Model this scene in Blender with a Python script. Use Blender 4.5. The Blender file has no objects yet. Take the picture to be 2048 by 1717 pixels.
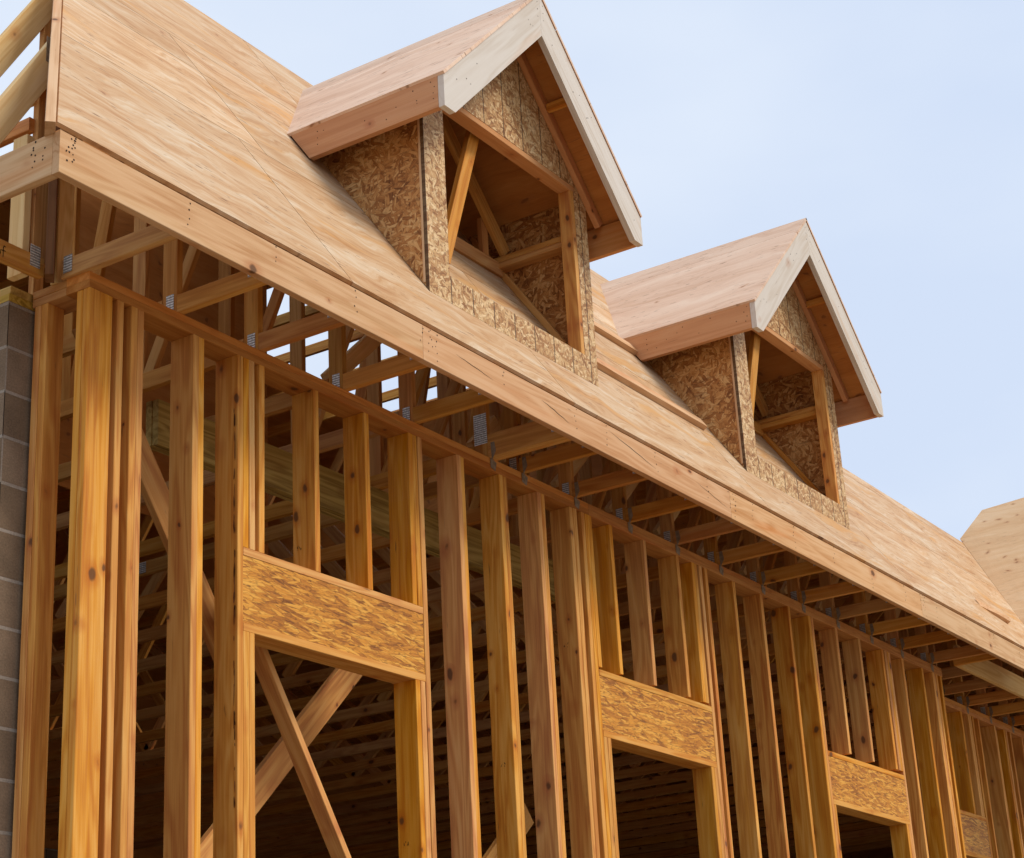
import bpy, math, random
from mathutils import Vector as V, Matrix
random.seed(7)
S = bpy.context.scene
COL = S.collection

# ------------------------------------------------------------------ node helpers
class G:
    """tiny helper for building node trees"""
    def __init__(s, name):
        s.m = bpy.data.materials.new(name); s.m.use_nodes = True
        s.t = s.m.node_tree; s.t.nodes.clear()
        s.out = s.n('ShaderNodeOutputMaterial'); s.b = s.n('ShaderNodeBsdfPrincipled')
        s.l(s.b.outputs[0], s.out.inputs[0])
    def n(s, k, **kw):
        x = s.t.nodes.new(k)
        for a, b in kw.items(): setattr(x, a, b)
        return x
    def l(s, a, b): s.t.links.new(a, b)
    def put(s, sock, v):
        if isinstance(v, bpy.types.NodeSocket): s.l(v, sock)
        elif isinstance(v, (tuple, list)) and len(v) == 3 and sock.type == 'RGBA': sock.default_value = (*v, 1)
        else: sock.default_value = v
    def attr(s, nm, out='Vector'):
        return s.n('ShaderNodeAttribute', attribute_name=nm).outputs[out]
    def math(s, op, a, b=0.0, c=0.0, clamp=False):
        x = s.n('ShaderNodeMath', operation=op, use_clamp=clamp)
        for i, v in enumerate((a, b, c)): s.put(x.inputs[i], v)
        return x.outputs[0]
    def vmul(s, v, k):
        x = s.n('ShaderNodeVectorMath', operation='MULTIPLY'); s.put(x.inputs[0], v); x.inputs[1].default_value = k
        return x.outputs[0]
    def vadd(s, a, b):
        x = s.n('ShaderNodeVectorMath', operation='ADD'); s.put(x.inputs[0], a); s.put(x.inputs[1], b)
        return x.outputs[0]
    def noise(s, v, scale=1, detail=2, rough=.5, dist=0, out=0):
        x = s.n('ShaderNodeTexNoise'); s.put(x.inputs['Vector'], v)
        x.inputs['Scale'].default_value = scale; x.inputs['Detail'].default_value = detail
        x.inputs['Roughness'].default_value = rough; x.inputs['Distortion'].default_value = dist
        return x.outputs[out]
    def voro(s, v, scale=1, feat='F1', dim='3D', rnd=1):
        x = s.n('ShaderNodeTexVoronoi', feature=feat, voronoi_dimensions=dim); s.put(x.inputs['Vector'], v)
        x.inputs['Scale'].default_value = scale; x.inputs['Randomness'].default_value = rnd
        return x
    def mapr(s, v, a, b, c=0., d=1., smooth=True):
        x = s.n('ShaderNodeMapRange', interpolation_type='SMOOTHSTEP' if smooth else 'LINEAR')
        s.put(x.inputs[0], v)
        for i, k in enumerate((a, b, c, d)): x.inputs[i + 1].default_value = k
        return x.outputs[0]
    def ramp(s, v, stops, interp='LINEAR'):
        x = s.n('ShaderNodeValToRGB'); s.put(x.inputs[0], v); e = x.color_ramp.elements; x.color_ramp.interpolation = interp
        while len(e) < len(stops): e.new(.5)
        for k, (p, c) in zip(e, stops): k.position = p; k.color = (*c, 1)
        return x.outputs[0]
    def mix(s, f, a, b, mode='MIX'):
        x = s.n('ShaderNodeMix', data_type='RGBA', blend_type=mode)
        s.put(x.inputs[0], f); s.put(x.inputs[6], a); s.put(x.inputs[7], b)
        return x.outputs[2]
    def sep(s, v):
        x = s.n('ShaderNodeSeparateXYZ'); s.put(x.inputs[0], v); return x.outputs
    def comb(s, a, b, c):
        x = s.n('ShaderNodeCombineXYZ')
        for i, v in enumerate((a, b, c)): s.put(x.inputs[i], v)
        return x.outputs[0]
    def done(s, col, rough=.75, bump=None, bs=.3, bd=.002, metal=0., spec=.3):
        s.put(s.b.inputs['Base Color'], col); s.put(s.b.inputs['Roughness'], rough)
        s.b.inputs['Metallic'].default_value = metal
        s.b.inputs['Specular IOR Level'].default_value = spec
        if bump is not None:
            x = s.n('ShaderNodeBump'); x.inputs['Strength'].default_value = bs; x.inputs['Distance'].default_value = bd
            s.l(bump, x.inputs['Height']); s.l(x.outputs[0], s.b.inputs['Normal'])
        return s.m

def lumber(name, pale, mid, dark, knots=.5, contrast=1., dash=.5, tintamt=.22, redamt=.3, hv=.012):
    g = G(name); gc = g.attr('gc'); bid = g.attr('bid', 'Fac')
    ring = g.noise(g.vmul(gc, (.55, 6.5, 6.5)), 1, 3, .5, .3)
    rings = g.math('MULTIPLY_ADD', g.math('SINE', g.math('MULTIPLY', ring, 58)), .5, .5)
    fine = g.noise(g.vmul(gc, (2.6, 130, 130)), 1, 3, .65)
    broad = g.noise(g.vmul(gc, (.45, 10, 10)), 1, 2)
    f = g.math('ADD', g.math('MULTIPLY', rings, .22), g.math('MULTIPLY', fine, .45))
    f = g.math('ADD', f, g.math('MULTIPLY', broad, .55))
    f = g.math('MULTIPLY_ADD', g.math('SUBTRACT', f, .58), contrast, .5)
    c = g.ramp(f, [(.15, pale), (.5, mid), (.85, dark)])
    # reddish heartwood patches
    red = g.mapr(g.noise(g.vmul(gc, (.8, 9, 9)), 1, 2), .56, .72)
    c = g.mix(g.math('MULTIPLY', red, redamt), c, tuple(x * k for x, k in zip(dark, (1.25, .80, .42))))
    # knots with a swirl round them
    vo = g.voro(g.vadd(g.vmul(gc, (5.6, 8.6, 8.6)), g.vmul(g.noise(gc, 14, 2, out=1), (.22, .22, .22))), 1)
    keep = g.math('GREATER_THAN', g.sep(vo.outputs['Color'])[0], 1 - knots * .55)
    size = g.math('MULTIPLY_ADD', g.sep(vo.outputs['Color'])[1], 1.0, .35)
    dk = g.math('DIVIDE', vo.outputs['Distance'], size)
    halo = g.math('MULTIPLY', g.mapr(dk, .40, .10), keep)
    core = g.math('MULTIPLY', g.mapr(dk, .165, .09), keep)
    c = g.mix(g.math('MULTIPLY', halo, .5), c, tuple(x * k for x, k in zip(dark, (.9, .6, .45))))
    c = g.mix(g.math('MULTIPLY', core, .85), c, (.10, .042, .016))
    # small dark checks and dirt flecks along the grain
    d = g.noise(g.vmul(gc, (7, 75, 75)), 1, 2, .5)
    d = g.mapr(d, .70 - .03 * dash, .80)
    gate = g.mapr(g.noise(g.vmul(gc, (1.7, 6, 6)), 1, 1), .48, .62)
    c = g.mix(g.math('MULTIPLY', g.math('MULTIPLY', d, gate), .75 * dash), c, (.12, .055, .025))
    # board to board tint
    hsv = g.n('ShaderNodeHueSaturation'); g.put(hsv.inputs['Color'], c)
    r1 = g.n('ShaderNodeTexWhiteNoise', noise_dimensions='1D'); g.put(r1.inputs['W'], bid)
    rr = g.sep(r1.outputs['Color'])
    g.put(hsv.inputs['Value'], g.math('MULTIPLY_ADD', rr[0], tintamt * 2, 1 - tintamt))
    g.put(hsv.inputs['Hue'], g.math('MULTIPLY_ADD', rr[1], hv, .5 - hv / 2))
    g.put(hsv.inputs['Saturation'], g.math('MULTIPLY_ADD', rr[2], .16, .92))
    h = g.math('SUBTRACT', fine, g.math('MULTIPLY', core, .6))
    return g.done(hsv.outputs[0], .72, h, .35, .0015)

def plywood(name, stops, knots=.35, dash=1., band=(.32, 6.5), orange=.5, pal=None):
    g = G(name); gc = g.attr('gc'); bid = g.attr('bid', 'Fac')
    warp = g.vmul(g.noise(g.vmul(gc, (1.6, 3., 1)), 1, 3, out=1), (.3, .42, 0))
    q = g.vadd(gc, warp)
    b1 = g.noise(g.vmul(q, (band[0], band[1], 1)), 1, 4, .55)
    b2 = g.noise(g.vmul(q, (band[0] * 2.6, band[1] * 4.4, 1)), 1, 4, .65)
    fine = g.noise(g.vmul(gc, (2.5, 110, 60)), 1, 3, .6)
    f = g.math('ADD', g.math('MULTIPLY', b1, .52), g.math('MULTIPLY', b2, .48))
    f = g.math('ADD', f, g.math('MULTIPLY_ADD', fine, .16, -.08))
    f = g.math('MULTIPLY_ADD', g.math('SUBTRACT', f, .5), 2.7, .5)
    c = g.ramp(f, stops)
    o = g.mapr(g.noise(g.vadd(g.vmul(q, (.6, 4.6, 1)), (31., 7., 3.)), 1, 4, .6), .55, .68)
    c = g.mix(g.math('MULTIPLY', o, orange), c, (.56, .285, .085))
    d = g.noise(g.vmul(gc, (9, 62, 1)), 1, 2, .5)
    gate = g.mapr(g.noise(g.vmul(gc, (2.1, 3.5, 1)), 1, 1), .40, .55)
    d = g.math('MULTIPLY', g.mapr(d, .63, .70), gate)
    c = g.mix(g.math('MULTIPLY', d, .62 * dash), c, (.19, .095, .045))
    vo = g.voro(g.vadd(g.vadd(g.vmul(gc, (4.3, 5.6, 1)), g.vmul(g.noise(gc, 1.7, 1, out=1), (2.2, 2.2, 0))), g.vmul(g.noise(gc, 13, 2, out=1), (.3, .3, 0))), 1, dim='2D')
    keep = g.math('GREATER_THAN', g.sep(vo.outputs['Color'])[0], 1 - knots)
    halo = g.math('MULTIPLY', g.mapr(vo.outputs['Distance'], .22, .05), keep)
    core = g.math('MULTIPLY', g.mapr(vo.outputs['Distance'], .085, .04), keep)
    c = g.mix(g.math('MULTIPLY', halo, .45), c, (.42, .17, .055))
    c = g.mix(g.math('MULTIPLY', core, .6), c, (.2, .075, .025))
    r1 = g.n('ShaderNodeTexWhiteNoise', noise_dimensions='1D'); g.put(r1.inputs['W'], bid)
    hsv = g.n('ShaderNodeHueSaturation'); g.put(hsv.inputs['Color'], c)
    g.put(hsv.inputs['Value'], g.math('MULTIPLY_ADD', r1.outputs['Value'], .2, .89))
    return g.done(hsv.outputs[0], .68, g.math('SUBTRACT', fine, d), .3, .0015)

def osb(name, stops, ang=(.15, .8, 1.45, 2.1, 2.75), size=(8., 34.), groove=0, edge=.5, warp=.35, streak=(9., 30., .5)):
    g = G(name); gc = g.attr('gc'); s = g.sep(gc)
    gc2 = g.comb(s[0], s[1], 0.0)
    best_h = best_v = None; e_all = None
    wv = g.vmul(g.noise(gc2, 7, 2, out=1), (warp * .12, warp * .12, 0))
    base = g.vadd(gc2, wv)
    for i, a in enumerate(ang):
        x = g.n('ShaderNodeVectorRotate', rotation_type='Z_AXIS'); g.put(x.inputs['Vector'], base)
        x.inputs['Angle'].default_value = a
        p = g.vadd(g.vmul(x.outputs[0], (size[0] * (1 + .13 * (i % 3)), size[1] * (1 - .12 * (i % 2)), 1)), (i * 17.3, i * 5.7, 0.))
        vo = g.voro(p, 1, dim='2D'); cs = g.sep(vo.outputs['Color'])
        st = g.noise(g.vadd(g.vmul(p, (.7, 3.2, 1)), vo.outputs['Color']), 1, 3, .65)
        val = g.math('MULTIPLY_ADD', st, .75, g.math('MULTIPLY', cs[0], .62))
        ed = g.voro(p, 1, 'DISTANCE_TO_EDGE', '2D').outputs['Distance']
        if best_h is None: best_h, best_v, e_all = cs[1], val, ed
        else:
            t = g.math('GREATER_THAN', cs[1], best_h)
            def sel(A, B):
                return g.math('ADD', g.math('MULTIPLY', t, B), g.math('MULTIPLY', g.math('SUBTRACT', 1., t), A))
            best_v = sel(best_v, val); e_all = sel(e_all, ed); best_h = g.math('MAXIMUM', best_h, cs[1])
    fine = g.noise(g.vmul(gc2, (60, 60, 1)), 1, 3, .7)
    big = g.noise(gc2, 2.6, 2)
    v = g.math('ADD', g.math('MULTIPLY_ADD', best_v, 1.0, -.18), g.math('MULTIPLY_ADD', fine, .3, -.13))
    v = g.math('ADD', v, g.math('MULTIPLY_ADD', big, .5, -.22))
    c = g.ramp(v, stops)
    sk = g.mapr(g.noise(g.vadd(g.vmul(gc2, (streak[0], streak[1], 1)), (3.3, 8.1, 0.)), 1, 3, .6), .56, .68)
    c = g.mix(g.math('MULTIPLY', sk, streak[2]), c, stops[0][1])
    ek = g.mapr(e_all, .14, .0)
    c = g.mix(g.math('MULTIPLY', ek, edge), c, tuple(x * .45 for x in stops[0][1]))
    if groove:
        gx = g.math('ABSOLUTE', g.math('SUBTRACT', g.math('FRACT', g.math('DIVIDE', s[0], groove)), .5))
        gl = g.math('LESS_THAN', gx, .0045 / groove)
        c = g.mix(g.math('MULTIPLY', gl, .85), c, (.05, .022, .008))
    h = g.math('ADD', g.math('MULTIPLY', best_h, .8), g.math('MULTIPLY', fine, .3))
    return g.done(c, .62, h, .55, .003, spec=.35)

M_STUD = lumber('stud_lumber', (.80, .455, .135), (.67, .30, .056), (.46, .14, .02), .95, 1.15, 1.0, tintamt=.1, redamt=.1, hv=.006)
M_TRUSS = lumber('truss_lumber', (.70, .405, .14), (.58, .275, .07), (.40, .14, .028), .5, tintamt=.15)
M_JACK = lumber('pale_skylit_lumber', (.84, .63, .32), (.77, .53, .23), (.60, .34, .10), .5, tintamt=.06)  # pale wood, lightened further to stand for skylight on shaded boards
M_PLATE = lumber('plate_lumber', (.66, .335, .10), (.56, .235, .055), (.40, .135, .026), .38)
M_FASCIA = lumber('fascia_lumber', (.69, .455, .27), (.63, .375, .195), (.48, .235, .095), .4, 1.1, .9, .05)
M_EAVE = lumber('red_fir_lumber', (.68, .385, .19), (.61, .295, .12), (.48, .195, .066), .4, .8, .6, .08)
M_WHITE = lumber('weathered_white_pine', (.68, .63, .57), (.62, .56, .49), (.48, .385, .285), .25, .75, .5, .04)
M_GREEN = lumber('treated_lumber', (.64, .47, .14), (.50, .335, .075), (.28, .165, .03), .1, 1.6, .2, .06)
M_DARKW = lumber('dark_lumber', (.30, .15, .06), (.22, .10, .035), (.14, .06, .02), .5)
M_PLY = plywood('roof_plywood', [(.0, (.34, .145, .05)), (.27, (.47, .262, .118)), (.52, (.54, .345, .19)), (.78, (.60, .45, .30)), (1., (.66, .54, .41))], .05, 1.5, (1.0, 6.2), .8)
M_PLYB = plywood('plywood_shaded_back', [(.1, (.42, .15, .032)), (.5, (.54, .215, .05)), (.9, (.62, .285, .08))], .4, .4, (.5, 3.), .2)  # knotty back veneer, with the warm shade under the sheets in its colour
M_PLYD = plywood('dormer_plywood', [(.1, (.60, .385, .26)), (.5, (.71, .50, .365)), (.9, (.77, .59, .455))], .1, 1.2, (.5, 4.), .12)
M_PLYW = plywood('knotty_plywood', [(.1, (.60, .36, .18)), (.5, (.68, .445, .245)), (.9, (.73, .52, .32))], .5, .5, (.5, 3.), .15)
M_OSB = osb('strand_board', [(.12, (.14, .045, .010)), (.38, (.36, .14, .034)), (.62, (.52, .25, .075)), (.92, (.68, .42, .175))], size=(14., 62.), edge=.3, warp=.12)
M_OSBF = osb('strand_board_grooved', [(.1, (.17, .065, .02)), (.34, (.42, .205, .075)), (.58, (.60, .37, .165)), (.9, (.78, .57, .32))], size=(19., 66.), groove=.2065, edge=.3, warp=.1, streak=(26., 40., .6))
M_OSBH = osb('header_strand_board', [(.08, (.13, .038, .004)), (.34, (.44, .155, .014)), (.62, (.64, .265, .026)), (.92, (.78, .40, .065))],
             (-.16, .05, .24, -.04, .12), (9., 78.), edge=.35, warp=.15, streak=(11., 62., .75))

def mat_dark():
    g = G('dark_mark'); return g.done((.03, .016, .01), .9)
M_DARK = mat_dark()
def mat_galv():
    g = G('galvanised_plate'); gc = g.attr('gc'); s = g.sep(gc)
    a = g.math('SINE', g.math('MULTIPLY', s[0], 2 * math.pi / .0125))
    b = g.math('SINE', g.math('MULTIPLY', s[1], 2 * math.pi / .019))
    k = g.mapr(g.math('MULTIPLY', a, g.math('MULTIPLY_ADD', b, .3, .7)), -.2, .5)
    c = g.ramp(k, [(0, (.40, .39, .37)), (1, (.97, .97, .96))])
    c = g.mix(.55, c, g.ramp(g.noise(gc, 90, 3, .7), [(.36, (.35, .35, .36)), (.55, (1., 1., 1.))]), 'MULTIPLY')  # raised brightness and noise paint glints into the plate colour
    return g.done(c, .38, k, .9, .004, metal=.3, spec=.6)
M_GALV = mat_galv()
def mat_tie():
    g = G('tie_steel'); c = g.ramp(g.noise(g.attr('gc'), 40, 3), [(.3, (.20, .155, .11)), (.7, (.36, .29, .22))])
    return g.done(c, .6, metal=.3)
M_TIE = mat_tie()
def mat_cmu():
    g = G('concrete_block'); gc = g.attr('gc'); s = g.sep(gc)
    v = g.comb(s[0], s[1], 0.0)
    br = g.n('ShaderNodeTexBrick', offset=.5); g.put(br.inputs['Vector'], v)
    for k, x in (('Scale', 1.), ('Mortar Size', .0075), ('Mortar Smooth', .1), ('Brick Width', .4064), ('Row Height', .2032)): br.inputs[k].default_value = x
    br.inputs['Color1'].default_value = (.21, .145, .092, 1); br.inputs['Color2'].default_value = (.30, .215, .145, 1); br.inputs['Mortar'].default_value = (.38, .325, .27, 1)
    n = g.noise(gc, 120, 4, .7); n2 = g.noise(gc, 6, 3)
    c = g.mix(.8, br.outputs[0], g.ramp(g.math('ADD', g.math('MULTIPLY', n, .6), g.math('MULTIPLY', n2, .4)), [(.3, (.35, .35, .35)), (.7, (1.3, 1.3, 1.3))]), 'MULTIPLY')
    # open vertical joints on alternate courses
    row = g.math('MODULO', g.math('FLOOR', g.math('DIVIDE', s[1], .2032)), 2.)
    sl = g.math('MULTIPLY', g.math('LESS_THAN', g.math('ABSOLUTE', g.math('SUBTRACT', g.math('FRACT', g.math('DIVIDE', g.math('ADD', s[0], .1), .2032)), .5)), .017), g.math('LESS_THAN', row, .5))
    c = g.mix(g.math('MULTIPLY', sl, .9), c, (.02, .014, .01))
    h = g.math('SUBTRACT', g.math('MULTIPLY', n, .25), g.math('MULTIPLY', br.outputs['Fac'], .7))
    return g.done(c, .92, h, .8, .006)
M_CMU = mat_cmu()
def mat_ground():
    g = G('site_soil'); tc = g.n('ShaderNodeTexCoord').outputs['Object']
    n = g.noise(tc, .4, 6, .6); n2 = g.noise(tc, 14, 4, .7)
    c = g.ramp(g.math('ADD', g.math('MULTIPLY', n, .6), g.math('MULTIPLY', n2, .4)), [(.3, (.22, .165, .11)), (.55, (.30, .235, .165)), (.8, (.38, .31, .23))])
    return g.done(c, .95, n2, .6, .03)
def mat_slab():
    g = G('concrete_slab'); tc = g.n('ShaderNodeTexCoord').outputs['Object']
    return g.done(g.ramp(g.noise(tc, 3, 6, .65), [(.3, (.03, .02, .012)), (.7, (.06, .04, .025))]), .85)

# ------------------------------------------------------------------ mesh helpers
_bid = [0]
class MB:
    """collects shapes of one mesh with grain coordinates per vertex"""
    def __init__(s): s.v = []; s.f = []; s.gc = []; s.mi = []; s.bid = []
    def add(s, vs, fs, gcs, mi=0, bid=None):
        if bid is None: _bid[0] += 1; bid = _bid[0] * .7137
        o = len(s.v); s.v += [tuple(x) for x in vs]; s.gc += [tuple(x) for x in gcs]; s.bid += [bid] * len(vs)
        s.f += [tuple(i + o for i in f) for f in fs]; s.mi += [mi] * len(fs)
    def build(s, name, mats, parent=None, origin=None):
        me = bpy.data.meshes.new(name)
        o = V(origin) if origin is not None else V((0, 0, 0))
        me.from_pydata([V(v) - o for v in s.v], [], s.f)
        a = me.attributes.new('gc', 'FLOAT_VECTOR', 'POINT')
        for i, g in enumerate(s.gc): a.data[i].vector = g
        b = me.attributes.new('bid', 'FLOAT', 'POINT')
        for i, g in enumerate(s.bid): b.data[i].value = g
        for m in (mats if isinstance(mats, (list, tuple)) else [mats]): me.materials.append(m)
        for p, i in zip(me.polygons, s.mi): p.material_index = i
        ob = bpy.data.objects.new(name, me); COL.objects.link(ob); ob.location = o
        if parent is not None:
            ob.parent = parent; ob.location = o - parent.matrix_world_loc if hasattr(parent, 'matrix_world_loc') else o - V(parent.get('_o', (0, 0, 0)))
        return ob

CF = .0025
def board_into(mb, p0, p1, w, t, wdir, n0=None, n1=None, mi=0, cf=CF, off=None):
    """a sawn board from p0 to p1 (centre line); w across wdir, t across the third axis; n0/n1: end-cut plane normals"""
    p0, p1 = V(p0), V(p1); ax = (p1 - p0); L = ax.length; ax.normalize()
    wd = V(wdir); wd = (wd - ax * wd.dot(ax)).normalized(); td = ax.cross(wd)
    prof = []
    for sx, sy, d in ((1, 1, 0), (-1, 1, 1), (-1, -1, 0), (1, -1, 1)):
        a = (sx * (w / 2 - cf), sy * t / 2); b = (sx * w / 2, sy * (t / 2 - cf))
        prof += [b, a] if d == 0 else [a, b]
    vs, gs = [], []
    r = off if off is not None else V((random.uniform(-60, 60), random.uniform(-60, 60), random.uniform(-60, 60)))
    for k, (p, n) in enumerate(((p0, n0), (p1, n1))):
        for (a, b) in prof:
            q = p + wd * a + td * b
            if n is not None:
                n_ = V(n); q = q - ax * ((q - p).dot(n_) / ax.dot(n_))
            vs.append(q); gs.append(V(((q - p0).dot(ax), a, b)) + r)
    N = len(prof)
    fs = [(i, (i + 1) % N, N + (i + 1) % N, N + i) for i in range(N)]
    fs += [tuple(reversed(range(N))), tuple(range(N, 2 * N))]
    mb.add(vs, fs, gs, mi)

def board(name, p0, p1, w, t, wdir, mat, parent, n0=None, n1=None):
    mb = MB(); board_into(mb, p0, p1, w, t, wdir, n0, n1)
    return mb.build(name, mat, parent, (V(p0) + V(p1)) / 2)

def boxb(name, x0, x1, y0, y1, z0, z1, mat, parent, axis=None):
    """axis-aligned board; grain along its longest side unless axis is given"""
    d = (x1 - x0, y1 - y0, z1 - z0); k = d.index(max(d)) if axis is None else axis
    c = V(((x0 + x1) / 2, (y0 + y1) / 2, (z0 + z1) / 2)); e = V((0, 0, 0)); e[k] = d[k] / 2
    o = [i for i in range(3) if i != k]; wd = V((0, 0, 0)); wd[o[0]] = 1
    return board(name, c - e, c + e, d[o[0]], d[o[1]], wd, mat, parent)

def slab_into(mb, poly, th, u, v, org=(0, 0, 0), mi=0, off=(0, 0, 0), bid=None, back=None):
    """flat polygon with real thickness th (vector); grain coordinates along u, v"""
    th = V(th); u, v, org, off = V(u), V(v), V(org), V(off); w = u.cross(v)
    P = [V(p) for p in poly]; Q = [p + th for p in P]; n = len(P)
    gs = [V(((q - org).dot(u), (q - org).dot(v), (q - org).dot(w))) + off for q in P + Q]
    fs = [tuple(range(n)), tuple(reversed(range(n, 2 * n)))] + [((i + 1) % n, i, n + i, n + (i + 1) % n) for i in range(n)]
    nrm = (P[1] - P[0]).cross(P[2] - P[0])
    if nrm.dot(th) > 0: fs = [tuple(reversed(f)) for f in fs]
    mb.add(P + Q, fs, gs, mi, bid)
    if back is not None: mb.mi[len(mb.mi) - len(fs) + 1] = back

def slab(name, polys, th, u, v, mat, parent, org=(0, 0, 0), rnd=True, back=None):
    mb = MB(); off = V((random.uniform(-6, 6), random.uniform(-6, 6), 0)) if rnd else V((0, 0, 0))
    _bid[0] += 1
    for p in polys: slab_into(mb, p, th, u, v, org, 0, off, _bid[0] * .7137, None if back is None else 1)
    c = sum((V(q) for p in polys for q in p), V((0, 0, 0))) / sum(len(p) for p in polys)
    return mb.build(name, mat if back is None else [mat, back], parent, c)

def thing(name, label, cat, loc=(0, 0, 0), group=None):
    o = bpy.data.objects.new(name, None); COL.objects.link(o); o.empty_display_size = .2
    o.location = loc; o['_o'] = tuple(loc); o['label'] = label; o['category'] = cat
    if group: o['group'] = group
    return o
def tag(o, label, cat, group=None):
    o['label'] = label; o['category'] = cat
    if group: o['group'] = group
    return o

def clip(poly, a, b, c):
    """keep the part of a 2D polygon with a*x + b*y + c >= 0"""
    out = []
    for i in range(len(poly)):
        p, q = poly[i], poly[(i + 1) % len(poly)]
        dp, dq = a * p[0] + b * p[1] + c, a * q[0] + b * q[1] + c
        if dp >= 0: out.append(p)
        if dp * dq < 0:
            k = dp / (dp - dq); out.append((p[0] + k * (q[0] - p[0]), p[1] + k * (q[1] - p[1])))
    return out

def dots_into(mb, pts, nrm, r=.0045, mi=1):
    n = V(nrm).normalized(); a = n.orthogonal().normalized(); b = n.cross(a)
    for p in pts:
        p = V(p) + n * .0007; rr = r * random.uniform(.7, 1.15)
        vs = [p + (a * math.cos(k * math.pi / 3) + b * math.sin(k * math.pi / 3)) * rr for k in range(6)]
        mb.add(vs, [tuple(range(6))], vs, mi)

# ------------------------------------------------------------------ dimensions (metres, z = 0 is the ground)
T = 1.45                       # slope of the front roof
SL = math.sqrt(1 + T * T)
YF, ZF = -.554, 5.35           # eave line of the front roof
PL = 5.174                     # top of the wall plates
XL = -.714                     # outer face of the left fascia
TL = 1.60                      # slope of the left hip side
YR, YR2, XSTEP = 1.45, .72, 8.62
def zroof(y): return ZF + T * (y - YF)

# ------------------------------------------------------------------ ground
def sheet(name, x0, x1, y0, y1, z, m, th=0):
    me = bpy.data.meshes.new(name)
    vs = [(x0, y0, z), (x1, y0, z), (x1, y1, z), (x0, y1, z)]; fs = [(0, 1, 2, 3)]
    if th:
        vs += [(a, b, z - th) for a, b, _ in vs]; fs += [(4, 7, 6, 5), (0, 4, 5, 1), (1, 5, 6, 2), (2, 6, 7, 3), (3, 7, 4, 0)]
    me.from_pydata(vs, [], fs); me.materials.append(m)
    o = bpy.data.objects.new(name, me); COL.objects.link(o); o['kind'] = 'structure'; return o
sheet('ground', -600, 600, -600, 600, 0, mat_ground())
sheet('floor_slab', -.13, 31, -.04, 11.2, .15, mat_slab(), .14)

# ------------------------------------------------------------------ stud walls
def stud_wall(root, y, x0, x1, studs, crips, heads, trims, flats=()):
    zb, zt = .19, PL - .076
    j = lambda: random.uniform(-.004, .004)
    for x, n in studs:
        for k in range(n):
            xx = x + k * .0395
            board('stud', (xx + .019 + j(), y + .07, zb), (xx + .019 + j(), y + .07 + j(), zt - .0005), .038, .14 - random.uniform(0, .003), (1, 0, 0), M_STUD, root)
    for x, n, z in crips:
        for k in range(n):
            xx = x + k * .0395
            board('cripple_stud', (xx + .019 + j(), y + .07, z + .0005), (xx + .019 + j(), y + .07, zt - .0005), .038, .138, (1, 0, 0), M_STUD, root)
    for a, b, zt_, zb_ in heads:
        mb = MB(); off = V((random.uniform(-4, 4), random.uniform(-4, 4), 0))
        slab_into(mb, [(a, y + .004, zb_ + .039), (b, y + .004, zb_ + .039), (b, y + .004, zt_ - .039), (a, y + .004, zt_ - .039)], (0, .132, 0), (1, 0, 0), (0, 0, 1), (0, 0, 0), 0, off)
        h = mb.build('header', M_OSBH, root, ((a + b) / 2, y, zt_))
        h['_o'] = ((a + b) / 2, y, zt_)
        boxb('header_plate', a, b, y + .001, y + .139, zt_ - .038, zt_, M_STUD, h)
        boxb('header_plate', a, b, y + .001, y + .139, zb_, zb_ + .038, M_STUD, h)
    for x, n, z in trims:
        for k in range(n):
            xx = x + k * .0395
            board('trimmer_stud', (xx + .019, y + .07, zb), (xx + .019 + j(), y + .07, z - .0005), .038, .139, (1, 0, 0), M_STUD, root)
    boxb('bottom_plate', x0, x1, y, y + .14, .151, .189, M_GREEN, root)

w = thing('stud_wall', 'long wall of bare studs with boarded headers under the main roof eave', 'stud wall', (0, 0, .15))
HD = (4.172, 3.785)
stud_wall(w, 0, 0, 9.85,
    [(.172, 1), (.257, 2), (.641, 2), (.944, 1), (2.356, 1), (2.711, 2), (3.131, 2), (3.527, 2), (3.879, 2), (4.012, 2), (5.496, 1), (5.576, 1),
     (5.99, 1), (6.413, 1), (6.842, 1), (7.193, 2), (8.694, 1), (8.962, 1), (9.39, 1), (9.62, 3), (9.80, 1)],
    [(.985, 2, HD[0]), (1.096, 1, HD[0]), (1.498, 1, HD[0]), (1.905, 1, HD[0]), (2.274, 2, HD[0]),
     (4.094, 1, HD[0]), (4.338, 1, HD[0]), (4.75, 1, HD[0]), (5.186, 1, HD[0]), (5.39, 2, HD[0]),
     (7.665, 1, HD[0] - .02), (8.095, 1, HD[0] - .02), (8.55, 1, HD[0] - .02), (8.61, 2, HD[0] - .02)],
    [(.984, 2.355, *HD), (4.093, 5.494, HD[0] - .015, HD[1] - .022), (7.273, 8.692, HD[0] - .05, HD[1] - .045)],
    [(.985, 2, HD[1]), (2.272, 2, HD[1]), (4.094, 2, HD[1] - .022), (5.412, 2, HD[1] - .022), (7.274, 1, HD[1] - .045), (8.611, 2, HD[1] - .045)])
for z in (PL - .076, PL - .038):
    for a, b in ((0, 4.1), (4.103, 9.86)):
        boxb('top_plate', a, b, .0005 if z < PL - .05 else .002, .14, z + .0004, z + .0378, M_PLATE, w)
# short return of the wall at the corner
boxb('stud', .002, .138, .0005, .0385, .19, PL - .0765, M_STUD, w)
boxb('stud', .003, .139, .041, .079, .19, PL - .0765, M_STUD, w)
boxb('stud', .002, .1, .252, .29, .19, PL - .0765, M_STUD, w)
boxb('stud', .001, .099, .2915, .33, .19, PL - .0765, M_STUD, w)
for z in (PL - .076, PL - .038):
    boxb('top_plate', .0, .139, .141, .343, z + .0004, z + .0378, M_PLATE, w, 1)

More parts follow.
